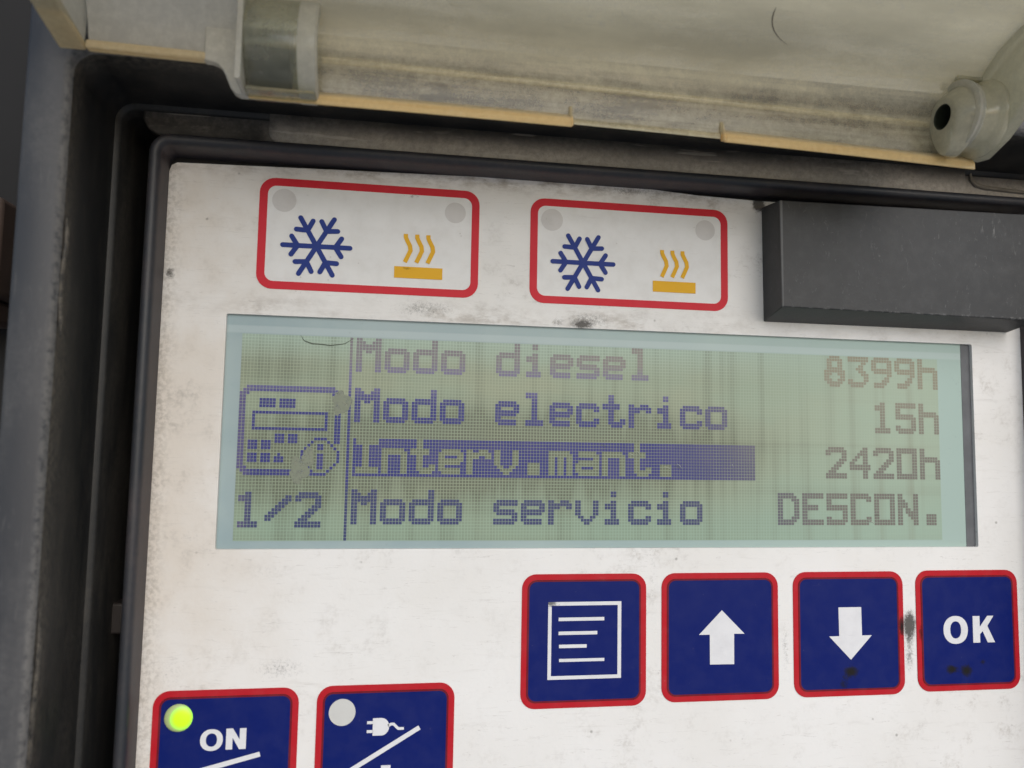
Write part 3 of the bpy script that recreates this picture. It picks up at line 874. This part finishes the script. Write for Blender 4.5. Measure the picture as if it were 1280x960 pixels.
# left end of the sheet stands higher and is paler
fl = [(y, max(z, 34.4)) for y, z in front if z > 32.2]
frontL = [(-22.0, 34.0)] + [p for p in front if p[1] > 34.5]
backL = [p for p in back if p[1] > 34.5] + [(-20.3, 34.0)]
tilt(MB().extrude_x(frontL + backL, [-16.3, -10, -5, -1, 1.2, 2.99])).build('end_sheet', 'pale', lid, smooth=True, angle=25, mat2='clear', pick=lambda i: i % len(frontL + backL) >= len(frontL) - 1)
# rib along the hinge edge (yellowed edge), interrupted by a notch
def rib(x0, x1):
    return tilt(MB().extrude_x([(-23.4, 28.45), (-23.4, 29.6), (-23.1, 30.1), (-22.5, 30.7), (-22.12, 30.9), (-22.12, 29.0)], [x0 + (x1 - x0) * k / 10 for k in range(11)]))
tilt(MB().extrude_x([(-22.7, 29.15), (-22.75, 29.6), (-22.5, 30.1), (-22.1, 30.4), (-22.1, 29.5)], [49.8, 54, 58, 62, 66, 72.5])).build('notch_lip', 'lid', lid, bevel=0.15)
rib(4.6, 49.6).build('edge_rib', 'lip', lid, bevel=0.25)
rib(73.0, 114.4).build('edge_rib', 'lip', lid, bevel=0.25)
for x0, x1 in ((49.3, 49.75), (72.6, 73.1)):
    tilt(MB().extrude_x([(-23.5, 28.55), (-23.5, 29.4), (-23.2, 30.2), (-22.5, 32.0), (-22.1, 32.2), (-22.1, 29.05)], [x0, x1])).build('rib_end', 'lip', lid, bevel=0.4)
tilt(MB().extrude_x([(-23.4, 33.3), (-23.4, 34.4), (-22.0, 34.8), (-22.0, 33.3)], [-16.3, -8, -2, -1.2])).build('edge_rib', 'lip', lid, bevel=0.3)
# moulded lines along the sheet
for zc, yc, x0, x1 in ((35.6, -22.45, 14, 113.8),):
    tilt(MB().extrude_x([(yc - 0.13, zc - 0.1), (yc - 0.13, zc + 0.1), (yc + 0.1, zc + 0.6), (yc + 0.1, zc - 0.6)], [x0, x1])).build('moulded_line', 'lid', lid, smooth=True, angle=60)
pts = []
for k in range(9):                                       # hair-like mark lying on the under side of the sheet
    t = k / 8
    yy = -31.0 + 4.6 * t ** 0.8
    zz_ = 46.0 + (yy + 33) * (-2.3 / 12) if yy < -33 else 46.0 - (yy + 33) * (1.2 / 3.8) if yy < -29.2 else 44.8 - (yy + 29.2) * (1.8 / 2.8)
    pts.append((77 + 1.0 * t + 3.2 * t ** 3, yy - 0.05, zz_ - 0.06))
tilt(MB().tube(pts, [0.03, 0.09, 0.1, 0.1, 0.09, 0.08, 0.07, 0.05, 0.02], 6)).build('hair_mark', 'dirt', lid, smooth=True)
# web that drops from the higher left end to the hinge edge
m = MB()
pts = [(-1.4, 33.35), (-0.4, 33.3), (0.5, 33.0), (1.1, 32.4), (1.5, 31.6), (2.2, 29.9), (2.8, 29.2), (3.6, 28.9), (5.2, 28.9), (5.2, 44), (-1.4, 44)]
m.plate([pts], -23.2, -21.9)
m.build('hinge_web', 'pale', lid, bevel=0.3)
# side wall on the left
m = MB()
prof = [(-22.3, 34.2), (-31, 36.0), (-60, 41.0), (-95, 47.5), (-95, 59), (-60, 54.0), (-30, 48.0), (-21.5, 42.0)]
m.extrude_x(prof, [-19.6, -18.6, -16.6])
m.build('side_wall', 'pale', lid, bevel=0.5)
m = MB()
m.extrude_x([(-22.1, 33.7), (-31, 35.3), (-60, 40.2), (-95, 46.6), (-95, 47.6), (-60, 41.2), (-31, 36.3), (-22.1, 34.7)], [-19.9, -16.5])
m.build('side_rib', 'lip', lid, bevel=0.3)
# left hinge knuckle: clear half barrel over a dark pin
cy, cz = -20.5, 36.0
kn = MB()
kn.lathe_x([(4.5, 5.6), (4.5, 7.2), (5.0, 7.5), (13.0, 7.5), (13.7, 7.2), (13.7, 6.2), (13.2, 5.7), (4.5, 5.6)], cy, cz, 26, -66, 75)
kno = kn.build('hinge_knuckle', 'knuckle', lid, smooth=True, angle=30)
m = MB().lathe_x([(4.7, 0.01), (4.7, 5.2), (10.2, 5.2), (10.2, 0.01)], cy - 0.3, cz - 0.9, 36)
m.build('hinge_pin', 'pin', kno, smooth=True, angle=40)
m = MB().extrude_x([(-25.6, 28.75), (-25.6, 29.3), (-22.1, 29.5), (-22.1, 28.75)], [4.5, 13.7])
m.build('knuckle_foot', 'knuckle', kno, bevel=0.3)
MB().lathe_x([(11.4, 5.9), (11.3, 7.45), (11.6, 7.62), (13.6, 7.62), (13.9, 7.3), (13.9, 6.2), (13.6, 5.9)], cy, cz, 26, -75, 75).build('knuckle_rim', 'pale', kno, smooth=True, angle=30)
m = MB().plate([rrect(3.75, 4.45, 29.0, 46, 0.3, 3)], -27.9, -22.0)
m.build('knuckle_flange', 'pale', kno, bevel=0.25)
# right hinge boss with its pin hole
cy, cz = -25.1, 33.9
def drop(x, r, tail, n=40):                               # round at the top, pointed down to the hinge edge
    out = []
    for k in range(n):
        a = 2 * math.pi * k / n
        y, z = r * math.sin(a), r * math.cos(a)
        if z < 0:
            q = (-z / r) ** 2.2
            z -= q * max(0, tail - r)
        out.append((x, cy + y, cz + z))
    return out
m = MB().sweep([
                drop(107.4, 1.85, 2.0), drop(107.4, 2.7, 5.6), drop(107.55, 3.1, 6.0), drop(108.2, 3.7, 6.1), drop(109.1, 4.5, 6.1), drop(109.7, 4.6, 6.1)])
bo = m.build('hinge_boss', 'boss', lid, smooth=True, angle=45)
MB().lathe_x([(107.42, 1.95), (107.55, 1.8), (111.8, 1.75), (111.8, 0.01)], cy, cz, 36).build('pin_hole', 'pin', bo, smooth=True)
MB().lathe_x([(109.3, 4.4), (109.1, 5.2), (109.3, 5.55), (109.65, 5.5), (109.85, 5.0), (110.1, 5.05), (110.35, 5.3), (110.7, 5.0)], cy, cz, 48).build('boss_collar', 'pale', bo, smooth=True, angle=50)
MB().lathe_x([(110.5, 4.8), (112.6, 4.9), (113.0, 5.2), (113.3, 5.7), (113.8, 5.9), (114.2, 5.8), (114.4, 5.6)], cy, cz, 48).build('boss_barrel', 'boss', bo, smooth=True, angle=50)
MB().extrude_x([(-26.0, 39.8), (-26.0, 40.4), (-22.0, 40.8), (-22.0, 39.8)], [109.6, 114.0]).build('boss_shelf', 'boss', bo, bevel=0.2)
# right side wall of the lid
m = MB().extrude_x([(-21.9, 28.4), (-24.5, 28.0), (-28.5, 29.6), (-34, 33.4), (-60, 39.2), (-95, 46), (-95, 57), (-60, 50.0), (-30, 44.0), (-21.5, 40.0)], [113.9, 115, 116.2])
m.build('side_wall', 'boss', lid, bevel=0.5)

# ================================================================== added bounce sheet and machine behind
g_ = NG('pale_bounce_ground')
MAT['bounce_ground'] = g_.done(g_.pbr(g_.mix(g_.step(g_.noise(0.004, 5), 0.3, 0.7), (0.50, 0.49, 0.46, 1), (0.42, 0.41, 0.385, 1)), 0.8))
gr = MB().add([(-30000, -30000, -1500), (30000, -30000, -1500), (30000, 30000, -1500), (-30000, 30000, -1500)], [(0, 1, 2, 3)]).build('bounce_ground', 'bounce_ground')  # sheet added out of view to bounce light onto the lid's underside
gr['kind'] = 'structure'
m = MB()
m.box(-38, 400, 24.0, 60.0, 43, 420)
cas = m.build('unit_casing', 'white_casing', None, bevel=3)
cas['label'] = 'pale painted unit casing seen blurred through the clear lid'
cas['category'] = 'casing'
m = MB()
m.box(-400, -38.5, 30.0, 60.0, -300, 420)
m.box(-38.5, 400, 30.0, 60.0, -300, 42)
cas = m.build('machine_frame', 'casing', None, bevel=2)
cas['label'] = 'dark machine frame to the left of the black housing'
cas['category'] = 'frame'
m = MB()
m.box(-75, -43.2, 13.0, 23.9, 6.5, 24.0)
m.box(-75, -45.0, 14.5, 23.9, 2.0, 6.5)
br = m.build('metal_bracket', 'rust', None, bevel=1.0)
br['label'] = 'brownish blurred metal bracket at the far left edge beside the housing rim'
br['category'] = 'bracket'
